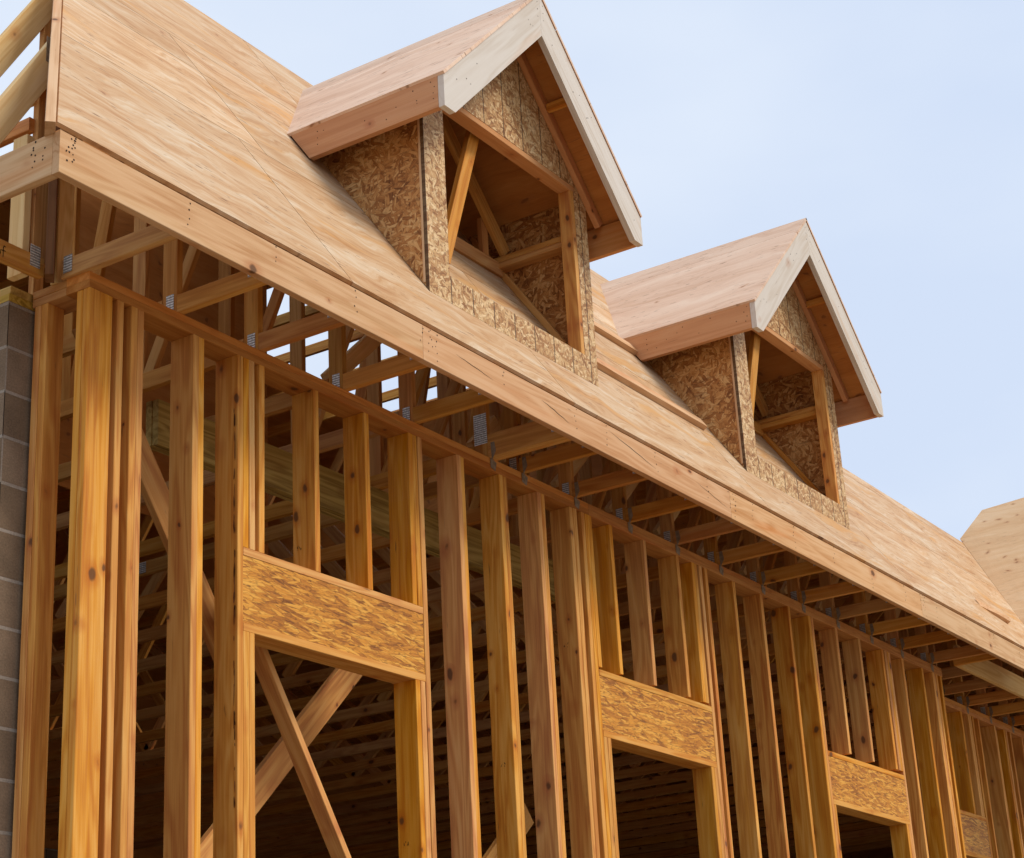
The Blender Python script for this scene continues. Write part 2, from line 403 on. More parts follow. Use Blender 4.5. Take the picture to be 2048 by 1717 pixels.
random.seed(31)
M_BARK = lumber('bark_edge', (.26, .10, .03), (.16, .055, .016), (.08, .025, .008), .2)
def wane(x, y, z0, z1, nrm, n, wd):
    # irregular strips of bark left along a stud edge
    mb = MB(); nv = V(nrm); sd_ = V((0, 1, 0)) if abs(nv.x) > .5 else V((1, 0, 0))
    for k in range(n):
        z = random.uniform(z0, z1); h = random.uniform(.008, .05); ww_ = random.uniform(.3, 1.) * wd
        c = V((x, y, z)) + nv * .0012 + sd_ * random.uniform(-.3, .3) * wd
        vv = []
        for q in range(8):
            a_ = q * math.pi / 4; r_ = random.uniform(.6, 1.)
            vv.append(c + sd_ * (math.cos(a_) * ww_ * r_ * .5) + V((0, 0, math.sin(a_) * h * r_)))
        mb.add(vv, [tuple(range(8))], vv)
    mb.build('bark_edge', M_BARK, w, (x, y, z0))
wane(.9395, .014, 3.0, 4.95, (-1, 0, 0), 46, .011)
for x, y, z in ((1.498, .085, 4.29), (3.879, .07, 4.26), (2.272, .075, 2.98), (3.131, .055, 3.47)):
    mb = MB(); xx = x - .004
    for k in range(2):
        for q in range(3):
            y0, z0 = y + k * .018 + random.uniform(0, .01), z + random.uniform(0, .02); d = V((0, random.uniform(-.006, .006), random.uniform(-.014, .014)))
            e = V((0, d.z, -d.y)).normalized() * .0014; p = V((xx, y0, z0))
            vv = [p - e, p + d - e, p + d + e, p + e]
            mb.add(vv, [(0, 1, 2, 3)], vv)
    mb.build('ink_mark', M_DARK, w, (xx, y, z))
w2 = thing('stud_wall', 'set-back wall of bare studs beyond the end post of the long wall', 'stud wall', (9.9, .39, .15))
H2 = (4.165, 3.77)
stud_wall(w2, .39, 9.87, 16.0,
    [(9.9, 1), (10.4, 1), (10.72, 2), (12.19, 2), (12.46, 2), (12.63, 1), (13.0, 1), (13.4, 1), (13.8, 1), (14.2, 1), (14.6, 1), (15.0, 1), (15.4, 1)],
    [(10.85, 1, H2[0]), (11.31, 1, H2[0]), (11.5, 2, H2[0])],
    [(10.80, 11.60, *H2)], [(10.80, 1, H2[1]), (11.56, 1, H2[1])])
boxb('stud', 11.605, 11.643, .391, .529, .19, PL - .0765, M_STUD, w2); boxb('stud', 11.755, 11.793, .391, .529, .19, PL - .0765, M_STUD, w2)
boxb('header', 12.68, 13.6, .388, .528, 3.78, 4.12, M_OSBH, w2)
for z in (PL - .076, PL - .038):
    boxb('top_plate', 9.87, 16.0, .3905, .53, z + .0004, z + .0378, M_PLATE, w2)

# ------------------------------------------------------------------ concrete block walls
def cmu(name, label, x0, x1, y0, y1, z1, plates):
    mb = MB()
    P = [(x0, y0), (x1, y0), (x1, y1), (x0, y1)]
    for i in range(4):
        (a, b), (c, d) = P[i], P[(i + 1) % 4]; L = math.hypot(c - a, d - b)
        vs = [(a, b, 0), (c, d, 0), (c, d, z1), (a, b, z1)]
        mb.add(vs, [(0, 1, 2, 3)], [(0, 0, i), (L, 0, i), (L, z1, i), (0, z1, i)])
    mb.add([(*p, z1) for p in P], [(0, 1, 2, 3)], [(p[0], p[1], 9) for p in P])
    o = mb.build(name, M_CMU, None, (x0, y0, 0)); o['_o'] = (x0, y0, 0)
    tag(o, label, 'block wall')
    if plates:
        boxb('sill_plate', x0 + .003, x1, y0 + .002, y1, z1 + .0005, z1 + .0385, M_GREEN, o)
        boxb('sill_plate', x0 + .012, x1, y0 + .006, y1, z1 + .040, z1 + .078, M_GREEN, o)
    return o
cmu('concrete_block_wall', 'grey-brown concrete block wall with green treated plates on its top', -.13, .065, .348, 11, 5.09, True)
cmu('concrete_block_wall', 'unseen concrete block wall added at the rear to keep light out', .07, 31, 11.01, 11.2, 5.09, False)  # unseen wall, added to enclose the interior against light

# ------------------------------------------------------------------ roof trusses
ORD = 'first second third fourth fifth sixth seventh eighth ninth tenth eleventh twelfth thirteenth fourteenth fifteenth sixteenth seventeenth eighteenth nineteenth twentieth'.split()
TENS = {20: 'twenty', 30: 'thirty', 40: 'forty'}
def ordw(i):
    if i < 20: return ORD[i]
    t, u = divmod(i + 1, 10)
    if u == 0: return {2: 'twentieth', 3: 'thirtieth', 4: 'fortieth', 5: 'fiftieth'}[t]
    return TENS[t * 10] + '-' + ORD[u - 1]

def gplate(parent, x, y0, y1, z0, z1, sgn=-1):
    mb = MB(); a = x; b = x + sgn * .0016
    slab_into(mb, [(a, y0, z0), (a, y1, z0), (a, y1, z1), (a, y0, z1)], (b - a, 0, 0), (0, 0, 1), (0, 1, 0))
    return mb.build('connector_plate', M_GALV, parent, (x, (y0 + y1) / 2, (z0 + z1) / 2))

xs = [-.018, .548, 1.105, 1.75, 2.344, 3.05, 3.37, 3.941, 4.575, 5.19, 5.80, 6.437, 7.10, 7.71, 8.347, 8.966, 9.616]
xs += [10.25 + .62 * k for k in range(16)]
seen_tie = range(5, 17)
TC = .089                      # chord depth
for i, x in enumerate(xs):
    t = thing('roof_truss', '%s roof truss along the wall counted from the hip corner' % ordw(i), 'roof truss', (x + .019, 0, PL), 'roof trusses along the wall')
    xc = x + .019
    far = x > 10; yw = .39 if far else 0.
    ye = -.11 if far else -.516
    girder = i == 5
    cd = .14 if girder else .089
    yi = .16 if i == 0 else 10.98
    # soffit lookout, heel post, bottom chord
    def ch(nm, y0, y1, d=cd, xx=xc, th=.038): return board(nm, (xx, y0, PL + d / 2), (xx, y1, PL + d / 2), d, th, (0, 0, 1), M_TRUSS, t)
    ztop = min(8.2 if x < XSTEP - .1 else 7.12, 5.35 + TL * (x - XL) - .12)
    if i == 0:
        ch('lookout', ye, .155)
        board('heel_post', (xc + .036, .215, PL), (xc + .036, .215, 5.95), .089, .038, (1, 0, 0), M_JACK, t)
        board('heel_post', (xc - .146, .285, PL), (xc - .146, .285, 5.85), .04, .089, (1, 0, 0), M_JACK, t)
        gplate(t, xc - .0205, .09, .14, PL + .02, PL + .1)
        continue
    ph = yw + .014
    ch('lookout', ye, ph - .001)
    ch('bottom_chord', ph + .0905, yi, .089)
    if girder:
        ch('lookout', ye, .3, .14, xc + .04); 
    hp = min(zroof(ph) - .03, ztop)
    board('heel_post', (xc, ph + .0445, PL), (xc, ph + .0445, zroof(ph + .0445) - .018 * SL - TC * SL * .5), .089, .037, (0, 1, 0), M_TRUSS, t)
    # top chord up the front slope
    yk = YF + (ztop - ZF) / T
    dn = .018 + TC / 2 + .001
    q0, q1 = V((xc, -.516, zroof(-.516) - dn * SL)), V((xc, yk, zroof(yk) - dn * SL))
    if x < 11.2:
        board('top_chord', q0, q1, TC, .036, (0, -T, 1), M_TRUSS, t, (0, 1, 0), (0, 1, 0))
        if yk > .9:
            for yv in ((.80,) if 2 < i < 8 else (.80, yk - .06)):
                zt = zroof(yv) - (.018 + TC) * SL
                if zt > 5.5: board('web', (xc, yv, PL + .0895), (xc, yv, zt + .02), .089, .034, (0, 1, 0), M_TRUSS, t)
            board('web', (xc, .74, PL + .06), (xc, .22, zroof(.22) - .1 * SL), .064, .033, (0, 1, 0), M_TRUSS, t)
            if yk > 1.2 and not 2 < i < 6: board('web', (xc, yk - .12, PL + .06), (xc, .86, zroof(.86) - .1 * SL), .089, .033, (0, 1, 0), M_TRUSS, t)
    # flat top chord and rear webs
    if x > 3.85:
        zt = ztop - .11
        board('top_chord', (xc, yk + .02, zt), (xc, 9.6, zt), .089, .0365, (0, 0, 1), M_TRUSS, t)
        y = 5.1 if 3.9 < x < 8.5 else yk + .05; k = 0
        while y < 8.3:
            y2 = y + 1.95
            board('web', (xc, y, PL + .0895 if k % 2 else zt - .045), (xc, y2, zt - .045 if k % 2 else PL + .0895), .089, .033, (0, 1, 0), M_TRUSS, t)
            y = y2; k += 1
    if i >= 7:
        for (ya, za, yb_, zb_) in ((2.5, PL + .0895, 3.35, 6.2), (4.3, PL + .0895, 3.5, 6.15)):
            board('web', (xc, ya, za), (xc, yb_, min(zb_, ztop - .1)), .089, .0335, (0, 1, 0), M_TRUSS, t)
    # metal: gang plates at the heel and by the fascia, ties at the plate
    if x < 13:
        if girder: gplate(t, x - .0002, ph + .0, ph + .085, PL + .09, PL + .27)
        else: gplate(t, x - .0002, ph + .018, ph + .064, PL + .004, PL + .098)
        if x < 10: gplate(t, x - .0002, -.45, -.405, PL + .045, PL + .082)
        gplate(t, x - .0002, 2.9, 3.05, PL + .01, PL + .085)
        if i in seen_tie or far:
            mb = MB(); a, b = x - .003, x - .0006
            z0 = PL - .07
            slab_into(mb, [(a, yw - .012, z0 + .05), (a, yw - .008, PL + .085), (a, yw - .032, PL + .085), (a, yw - .04, PL + .03)], (b - a, 0, 0), (0, 1, 0), (0, 0, 1))
            slab_into(mb, [(a, yw - .003, z0 + .012), (a + .045, yw - .003, z0), (a + .06, yw - .003, z0 + .05), (a + .02, yw - .003, PL - .004), (a, yw - .003, PL - .004)], (0, .0018, 0), (1, 0, 0), (0, 0, 1))
            mb.build('hurricane_tie', M_TIE, t, (x, yw, PL))

# diagonal braces across the truss bays, just behind the heel posts
for k in range(3, 16):
    a, b = xs[k] + .05, xs[k + 1] - .01
    if k == 4: continue
    o = board('bay_brace', (a, .155, PL + .10), (b, .155, PL + .10 + .92 * (b - a)), .089, .036, (0, 0, 1), M_JACK, None)
    tag(o, 'short diagonal brace between the %s and %s roof trusses' % (ordw(k), ordw(k + 1)), 'brace', 'diagonal braces in the truss bays')

# hip jacks on the open left side
for k in range(7):
    y = .20 + .61 * k
    xe = min(XL + .93 * (y - YF) - .03, .53)
    t = thing('hip_jack', '%s bare jack rafter frame behind the roof corner on the unsheathed left side' % ordw(k), 'jack rafter', (XL, y + .019, PL), 'jack rafters of the open hip side')
    s2 = math.sqrt(1 + TL * TL); yc = y + .019
    f = lambda xx: ZF + TL * (xx - XL) - .062 * s2
    board('rafter', (XL + .038, yc, f(XL + .038)), (xe, yc, f(xe)), .125, .038, (-TL, 0, 1), M_JACK, t, (1, 0, 0), (1, 0, 0))
    mb = MB(); board_into(mb, (XL + .0385, yc, PL + .0445), (-.078 if k == 0 else .53, yc, PL + .0445), .089, .0375, (0, 0, 1))
    if k == 0:
        # the pencilled word on the chord, drawn as thin strokes
        o0 = V((-.40, y - .0008, PL + .012)); sc = .048
        strokes = {'r': [[(0, 0), (0, .6)], [(0, .42), (.12, .58), (.3, .56)]],
                   'o': [[(.05 + .22 + .22 * math.cos(a * .7), .3 + .28 * math.sin(a * .7)) for a in range(10)]],
                   'f': [[(.42, 1.0), (.27, 1.05), (.2, .85), (.2, 0)], [(0, .55), (.42, .58)]]}
        cx = 0
        for chh in 'roof':
            for st in strokes[chh]:
                for (p, q) in zip(st, st[1:]):
                    P, Q = V((p[0] * sc + cx, 0, p[1] * sc)), V((q[0] * sc + cx, 0, q[1] * sc)); d = (Q - P).normalized() * .0022; e = V((-d.z, 0, d.x))
                    vs = [o0 + P - d - e, o0 + Q + d - e, o0 + Q + d + e, o0 + P - d + e]
                    mb.add(vs, [(0, 1, 2, 3)], vs, 1)
            cx += .6 * sc
    mb.build('bottom_chord', [M_TRUSS, M_DARK], t, (XL, yc, PL))
    if k:
        board('web', (xe - .07, yc, PL + .09), (xe - .07, yc, f(xe - .07) - .05), .064, .034, (1, 0, 0), M_TRUSS, t)
        board('heel_post', (.03, yc, PL + .0895), (.03, yc, f(.03) - .05), .089, .036, (1, 0, 0), M_TRUSS, t)
    else:
        board('heel_post', (-.062, yc + .0375, PL + .0895), (-.062, yc + .0375, f(-.062) - .02), .092, .036, (1, 0, 0), M_TRUSS, t)
    if k == 0:
        mb = MB(); slab_into(mb, [(-.115, y, 6.23), (-.02, y, 6.23), (-.02, y, 6.36), (-.115, y, 6.36)], (0, -.002, 0), (0, 0, 1), (1, 0, 0)); mb.build('connector_plate', M_TIE, t, (-.07, y, 6.3))
        mb = MB(); slab_into(mb, [(-.155, y, PL + .03), (-.10, y, PL + .03), (-.10, y, PL + .13), (-.155, y, PL + .13)], (0, -.002, 0), (0, 0, 1), (1, 0, 0)); mb.build('connector_plate', M_GALV, t, (-.1, y, 5.2))
# diagonal corner post
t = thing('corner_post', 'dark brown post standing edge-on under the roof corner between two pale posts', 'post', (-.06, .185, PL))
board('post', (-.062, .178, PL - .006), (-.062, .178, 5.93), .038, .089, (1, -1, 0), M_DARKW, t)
for z, m_, lab in ((5.89, M_PLATE, 'orange level board along the open hip side just above the left fascia'), (6.03, M_JACK, 'pale level board along the open hip side, above the orange one')):
    o = boxb('hip_ledger', -.14, -.102, .262, 2.3, z, z + .066, m_, None); tag(o, lab, 'ledger board')
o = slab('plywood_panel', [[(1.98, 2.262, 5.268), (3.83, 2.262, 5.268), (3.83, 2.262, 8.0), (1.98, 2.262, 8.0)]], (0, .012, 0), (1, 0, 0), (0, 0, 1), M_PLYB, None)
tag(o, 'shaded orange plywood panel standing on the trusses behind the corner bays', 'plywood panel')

# ------------------------------------------------------------------ roof skin
roof = thing('roof', 'steep main roof of bare plywood sheets with a long fascia below two dormers', 'roof', (0, YF, ZF))
NR = V((0, -T, 1)) / SL
def P3(x, s): return V((x, YF + s / SL, ZF + s * T / SL))
hipx = lambda s: XL - .015 + .93 * s / SL
sR, sR2 = (YR - YF) * SL, (YR2 - YF) * SL
def sheet_row(s0, s1, xj, xmax, x0=-1.2):
    js = list(xj) if isinstance(xj, tuple) else [x0 + ((xj - x0) % 2.438) - 2.438]
    while js[-1] < xmax: js.append(js[-1] + 2.438)
    for x, xn in zip(js, js[1:]):
        xn -= .0028
        p = [(x + .0028, s0 + .0028), (xn, s0 + .0028), (xn, s1 - .0028), (x + .0028, s1 - .0028)]
        p = clip(p, 1, -.93 / SL, -(XL - .015))                 # right of the hip
        p = clip(p, -1, 0, xmax) if p else p
        # left of the valley with the far wing: from (11.2, eave) to (13.1, .757)
        if p: p = clip(p, -1, 1.9 / (1.311 * SL), 11.2)
        if len(p) > 2 and max(q[0] for q in p) - min(q[0] for q in p) > .02:
            slab('plywood_sheet', [[P3(*q) for q in p]], -NR * .018, (1, 0, 0), (0, 1 / SL, T / SL), M_PLY, roof, (0, YF, ZF), back=M_PLYB)
sheet_row(.022, 1.262, (-1.3, 1.13, 3.10), 13.2)
sheet_row(1.262, 2.07, 1.35, 13.2)
sheet_row(2.07, 2.482, 1.35, XSTEP)
sheet_row(2.482, sR, 2.64, XSTEP)
sheet_row(2.07, sR2, 1.9, 13.2, XSTEP)
# fascia boards with nail marks and drying cracks
fx = [XL, 1.652, 4.90, 8.05, 11.22]
for a, b in zip(fx, fx[1:]):
    mb = MB(); board_into(mb, (a + .001, YF + .019, ZF - .0925 - .016), (b - .001, YF + .019, ZF - .0925 - .016), .185, .038, (0, 0, 1))
    pts = []
    for x in xs + [a + .03, a + .05, b - .03]:
        if a + .01 < x < b - .01 and x < 10.5:
            for k in range(random.choice((3, 4, 4, 5))): pts.append((x + .02 + random.uniform(-.015, .015), YF, ZF - .03 - .036 * k + random.uniform(-.008, .008)))
    if a == XL:
        for k in range(9): pts.append((a + .05 + random.uniform(-.025, .035), YF, ZF - .02 - random.uniform(0, .13)))
    dots_into(mb, pts, (0, -1, 0))
    for (x0, z0, x1, z1, wd) in ((1.93, 5.27, 2.26, 5.235, .003), (2.72, 5.27, 3.0, 5.215, .004), (3.42, 5.30, 3.95, 5.215, .0035), (4.45, 5.27, 4.88, 5.20, .0022)):
        if a < x0 < b:
            n = 9
            top = [(x0 + (x1 - x0) * i / n, YF - .0008, z0 + (z1 - z0) * i / n + random.uniform(-.002, .002)) for i in range(n + 1)]
            for i in range(n):
                w0 = wd * math.sin(math.pi * (i + .001) / n) + .0004; w1 = wd * math.sin(math.pi * (i + 1) / n) + .0004
                vs = [top[i], top[i + 1], (top[i + 1][0], YF - .0008, top[i + 1][2] + w1), (top[i][0], YF - .0008, top[i][2] + w0)]
                mb.add(vs, [(0, 1, 2, 3)], vs, 1)
    mb.build('fascia', [M_FASCIA, M_DARK], roof, ((a + b) / 2, YF, ZF))
mb = MB(); board_into(mb, (XL + .019, YF + .0385, ZF - .1085), (XL + .019, 10.9, ZF - .1085), .185, .038, (0, 0, 1))
dots_into(mb, [(XL, YF + random.uniform(.05, .17), ZF - random.uniform(.02, .15)) for k in range(10)], (-1, 0, 0))
mb.build('fascia', [M_FASCIA, M_DARK], roof, (XL, 5, ZF))
# hip board under the left edge of the plywood
hd = V((.93, 1, T)); hs = V((XL - .022, YF + .002, ZF + .01))
board('hip_board', hs + V((0, .03, .0)) + hd * .01 + V((.0, 0, -.045)), hs + hd * 1.98 + V((0, .03, -.045)), .118, .040, (-.93 * T, -T, 1.865), M_FASCIA, roof, (0, 0, 1), (0, 1, 0))

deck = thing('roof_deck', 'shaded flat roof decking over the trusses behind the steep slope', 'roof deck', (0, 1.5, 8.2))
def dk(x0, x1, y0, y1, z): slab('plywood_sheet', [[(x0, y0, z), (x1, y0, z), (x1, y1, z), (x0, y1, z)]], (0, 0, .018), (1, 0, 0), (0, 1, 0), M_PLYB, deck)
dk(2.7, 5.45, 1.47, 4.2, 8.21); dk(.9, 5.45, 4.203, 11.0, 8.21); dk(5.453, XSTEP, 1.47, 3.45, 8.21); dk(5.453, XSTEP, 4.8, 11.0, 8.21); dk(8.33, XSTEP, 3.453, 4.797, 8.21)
slab('hip_light_cover', [[(XL, 2.4, ZF), (XL, 11, ZF), (1.07, 11, ZF + TL * 1.784), (1.07, 2.6, ZF + TL * 1.784), (.9, 2.4, ZF + TL * 1.614)]], (.015, 0, -.01), (0, 1, 0), (.53, 0, .85), M_PLY, deck)  # unseen cover added over the hip side so less light gets inside
dk(XSTEP + .02, 31, .74, 11.06, 7.13)
slab('valley_sun_cover', [[(12.0, YF, ZF - .09), (14.05, YF, ZF - .09), (14.05, .735, zroof(.735) - .09), (12.0, .735, zroof(.735) - .09)]], (0, .012, -.009), (1, 0, 0), (0, .57, .82), M_PLYB, deck)  # unseen cover added under the wing to stop sun leaking in
slab('step_sky_cover', [[(XSTEP, 1.5, 7.0), (XSTEP, 10.9, 7.0), (XSTEP, 10.9, 8.2), (XSTEP, 1.5, 8.2)]], (.018, 0, 0), (0, 1, 0), (0, 0, 1), M_PLYB, deck)  # closure added between the deck levels to shut out the sky
slab('plywood_sheet', [[(14.0, -.5, 5.5), (31, -.5, 5.5), (31, .73, 7.12), (14.0, .73, 7.12)]], (0, 0, .018), (1, 0, 0), (0, 1, 0), M_PLYB, deck)  # hidden behind the wing; added to close the roof against light
slab('rear_light_cover', [[(-.1, 11.22, 4.9), (31, 11.22, 4.9), (31, 10.99, 8.2), (-.1, 10.99, 8.2)]], (0, .018, 0), (1, 0, 0), (0, 0, 1), M_PLYB, deck)  # added behind the trusses to keep daylight out at the rear
slab('end_light_cover', [[(31.02, -.5, .15), (31.02, 11.2, .15), (31.02, 11.2, 7.2), (31.02, -.5, 7.2)]], (.018, 0, 0), (0, 1, 0), (0, 0, 1), M_PLYB, deck)  # end closure added so outside brightness does not show through

# toe boards nailed flat on the roof and a loose splinter
for nm, s, x0, x1, lab in (('toe_board', (.425 - YF) * SL, 3.95, 5.66, 'upper flat toe board nailed across the plywood between the two dormers'),
                           ('toe_board', (-.045 - YF) * SL, 3.95, 5.665, 'lower flat toe board nailed across the plywood between the two dormers')):
    o = board(nm, P3(x0, s + .04) + NR * .0195, P3(x1, s + .04) + NR * .0195, .089, .038, (0, 1 / SL, T / SL), M_FASCIA, None)
    tag(o, lab, 'toe board')
mb = MB(); a, b = P3(10.26, .48), P3(10.80, .40)
up = NR * .045
vs = [a, b, b + V((0, .02, .03)) + up * 1.1, a + V((0, .05, .075)) + up * .2, a + (b - a) * .55 + up * .55, b + up * .75, b + V((0, .06, .09)) + up * .3]
mb.add(vs, [(0, 1, 5, 4), (0, 4, 3), (4, 5, 2, 3), (1, 6, 2, 5), (2, 6, 3), (0, 3, 6, 1)], [(v.x * 3, v.y * 3, v.z * 3) for v in vs])
tag(mb.build('wood_splinter', M_FASCIA, None, a), 'loose pale wedge of wood lying on the far end of the roof', 'wood scrap')

# ------------------------------------------------------------------ dormers
def dormer(x0, x1, xr0, xr1, label):
    yw, yf = -.25, -.495
    ze, zr = 6.925, 7.985                    # eave edge top, ridge
    xm = (xr0 + xr1) / 2; p = (zr - ze) / (xm - xr0)
    sp = math.sqrt(1 + p * p)
    rz = lambda x: zr - p * abs(x - xm)
    D = thing('dormer', label, 'dormer', ((x0 + x1) / 2, yw, zroof(yw)), 'dormers on the main roof')
    zs = zroof(yw) + .002
    xo0, xo1, zsill, zhead = x0 + .195, x1 - .135, 5.955, 7.085
    th = .02                                 # strand board thickness
    zu = lambda x: rz(x) - .018 * sp - .005
    # front panel: sill band, two jambs and the gable, all one strand board with saw grooves
    xa = xm - (zr - .018 * sp - .005 - zhead) / p; xb = xm + (zr - .018 * sp - .005 - zhead) / p
    gab = [(max(xa, x0), yw, zhead), (min(xb, x1), yw, zhead)]
    if xb > x1: gab.append((x1, yw, zu(x1)))
    gab.append((xm, yw, zu(xm)))
    if xa < x0: gab.append((x0, yw, zu(x0)))
    polys = [[(x0, yw, zs), (x1, yw, zs), (x1, yw, zsill), (x0, yw, zsill)],
             [(x0, yw, zsill), (xo0, yw, zsill), (xo0, yw, zhead), (max(xa, x0), yw, zhead)] + ([(x0, yw, zu(x0))] if xa > x0 else []),
             [(xo1, yw, zsill), (x1, yw, zsill), (x1, yw, min(zu(x1), zhead)), (min(xb, x1), yw, zhead), (xo1, yw, zhead)] if xb < x1 else [(xo1, yw, zsill), (x1, yw, zsill), (x1, yw, zhead), (xo1, yw, zhead)],
             gab]
    slab('front_panel', polys, (0, th, 0), (1, 0, 0), (0, 0, 1), M_OSBF, D, (x0 - .105, yw, zs), False)
    # cheeks
    def cheek(xx, sgn):
        zt = zu(xx) - .01; yb = YF + (zt - ZF) / T
        y0 = yw + th + .001
        slab('cheek_panel', [[(xx, y0, zroof(y0) + .004), (xx, y0, zt), (xx, yb, zt)]], (sgn * .012, 0, 0), (0, 1, 0), (0, 0, 1), M_OSB, D)
        xi = xx + sgn * .0125; c = xi + sgn * .019; c2 = xi + sgn * .0455
        board('bottom_plate', (c, y0, zroof(y0) + .02 * SL), (c, yb - .06, zroof(yb - .06) + .02 * SL), .038, .038, (0, -T, 1), M_TRUSS, D, (0, 1, 0), (0, 1, 0))
        for q in range(2):
            board('top_plate', (c2, y0, 6.80 - .0385 * q - .019), (c2, YF + (6.78 - .0385 * q - ZF) / T - .06, 6.80 - .0385 * q - .019), .037, .089, (0, 0, 1), M_TRUSS, D)
        return c
    cl = cheek(x0 + .002, 1); cr = cheek(x1 - .002, -1)
    # corner studs, jamb and head
    boxb('corner_strip', x0 - .004, x0 + .0015, yw + .0215, yw + .036, zs + .06, zu(x0) - .08, M_FASCIA, D)
    boxb('jamb_stud', xo1 - .04, xo1 - .002, yw - .0, yw + .089, zsill + .001, zhead - .04, M_STUD, D)
    boxb('jamb_stud', xo0 - .038, xo0 - .002, yw + th + .001, yw + .11, zroof(yw + .11), zhead - .22, M_STUD, D)
    boxb('head_plate', xa + .03, xb - .03, yw + .001 + th * 0, yw + .089, zhead - .039, zhead - .0005, M_EAVE, D)
    board('brace', (xo0 + .55, yw + .14, 7.2), (xo0 + .15, yw + .14, 6.15), .089, .038, (1, 0, 0), M_TRUSS, D)
    # frame standing inside on the roof
    yb = .36; zb = zroof(yb) + .003
    board('rear_chord', (x0 + .06, yb, zb + .045), (x1 - .06, yb, zb + .045), .089, .038, (0, 0, 1), M_TRUSS, D)
    for sg in (-1, 1):
        xe = xm + sg * .82
        board('rafter', (xm + sg * .02, yb - .04, zu(xm) - .29), (xe, yb - .04, zu(xe) - .29), .089, .038, (sg * p, 0, 1), M_TRUSS, D)
    board('rear_post', (x1 - .24, yb, zb + .0895), (x1 - .24, yb, zu(x1 - .24) - .30), .064, .037, (1, 0, 0), M_TRUSS, D)
    # roof skins
    for sg in (-1, 1):
        xe = xr0 if sg < 0 else xr1
        ys_, xv, zv = yf - .046, xe + sg * .012, ze - .012 * p
        Yv = lambda z: YF + (z - ZF) / T + .004
        nrm = V((sg * p, 0, 1)) / sp
        poly = [(xe, yf, ze), (xm, yf, zr), (xm, Yv(zr), zr), (xe, Yv(ze), ze)]
        dv = V((sg, 0, -p)) / sp
        a = .19 * sp * .0 + .82
        # two sheets: a wide lower and a narrow strip at the ridge
        f = .17
        xs_ = xm + (xe - xm) * f; zs_ = zr + (ze - zr) * f
        slab('roof_sheet', [[(xv, ys_, zv), (xs_, ys_, zs_), (xs_, Yv(zs_), zs_), (xv, Yv(zv), zv)]], -nrm * .018, (0, 1, 0), dv, M_PLYD, D, back=M_PLYB)
        xs2 = xs_ - sg * .003; zs2 = zs_ + .003 * p
        slab('roof_sheet', [[(xs2, ys_, zs2), (xm + sg * .0008, ys_, zr), (xm + sg * .0008, Yv(zr), zr), (xs2, Yv(zs2), zs2)]], -nrm * .018, (0, 1, 0), dv, M_PLYD, D, back=M_PLYB)
        # eave fascia, cut to the roof slope at the back
        zf0 = ze - .018 * sp - .002 + .012; hh = .195
        xo = xe + sg * .001; mbf = MB()
        b0 = YF + (zf0 - ZF) / T; b1 = YF + (zf0 - hh - ZF) / T
        slab_into(mbf, [(xo, yf + .0005, zf0), (xo, b0 - .012, zf0), (xo, b1 - .012, zf0 - hh), (xo, yf + .0005, zf0 - hh)], (-sg * .036, 0, 0), (0, 1, 0), (0, 0, 1), (0, 0, 0), 0, V((random.uniform(-30, 30), random.uniform(-30, 30), 0)))
        dots_into(mbf, [(xo, yf + .04 + random.uniform(-.02, .02), zf0 - .03 - .035 * k) for k in range(4)] + [(xo, random.uniform(yf + .1, b1 - .1), zf0 - random.uniform(.03, .15)) for k in range(7)] + [(xo, b1 - .07, zf0 - .05 - .04 * k) for k in range(3)], (sg, 0, 0), .004)
        mbf.build('eave_fascia', [M_EAVE, M_DARK], D, (xo, 0, zf0))
        # rake board with plumb cuts at the peak and square-ish end
        c0 = V((xm + sg * .0006, yf - .0205, zr - .004 - .105 * sp)); c1 = V((xe - sg * .003, yf - .0205, ze - .004 - .105 * sp))
        vd = .20 * sp; zt = zr - .028; zb_ = ze - .215
        e1 = xe + sg * .0015; xq = xm + sg * (zt - vd - zb_) / p
        mbr = MB(); xc_ = xm + sg * .0006
        slab_into(mbr, [(xc_, yf - .0395, zt), (e1, yf - .0395, ze - .028), (e1, yf - .0395, zb_), (xq, yf - .0395, zb_), (xc_, yf - .0395, zt - vd)], (0, .038, 0), dv, nrm, (xm, 0, zr), 0, V((random.uniform(-30, 30), random.uniform(-30, 30), 0)))
        pts = []
        for k in range(7):
            u = random.uniform(.06, .94); q = c0.lerp(c1, u); pts.append((q.x, yf - .0395, q.z + random.uniform(-.07, .07)))
        pts += [(c0.x + sg * .03, yf - .0395, c0.z + .06 - .05 * k) for k in range(3)]
        dots_into(mbr, pts, (0, -1, 0), .004)
        mbr.build('rake_board', [M_WHITE, M_DARK], D, (c0 + c1) / 2)
        board('barge_rafter', (xm + sg * .01, yw - .021, zu(xm) - .05), (xe - sg * .06, yw - .021, zu(xe - sg * .06) - .05), .064, .038, (sg * p, 0, 1), M_EAVE, D, (1, 0, 0), None)
        xk = xm + sg * .43
        boxb('lookout', xk - .019, xk + .019, yf + .001, yw - .041, zu(xk) - .072, zu(xk) - .022, M_STUD, D)
    return D
dormer(2.165, 3.89, 1.965, 4.065, 'nearer gabled dormer with an open window hole, above the first header')
dormer(5.85, 7.575, 5.64, 7.83, 'farther gabled dormer with an open window hole, above the toe boards')

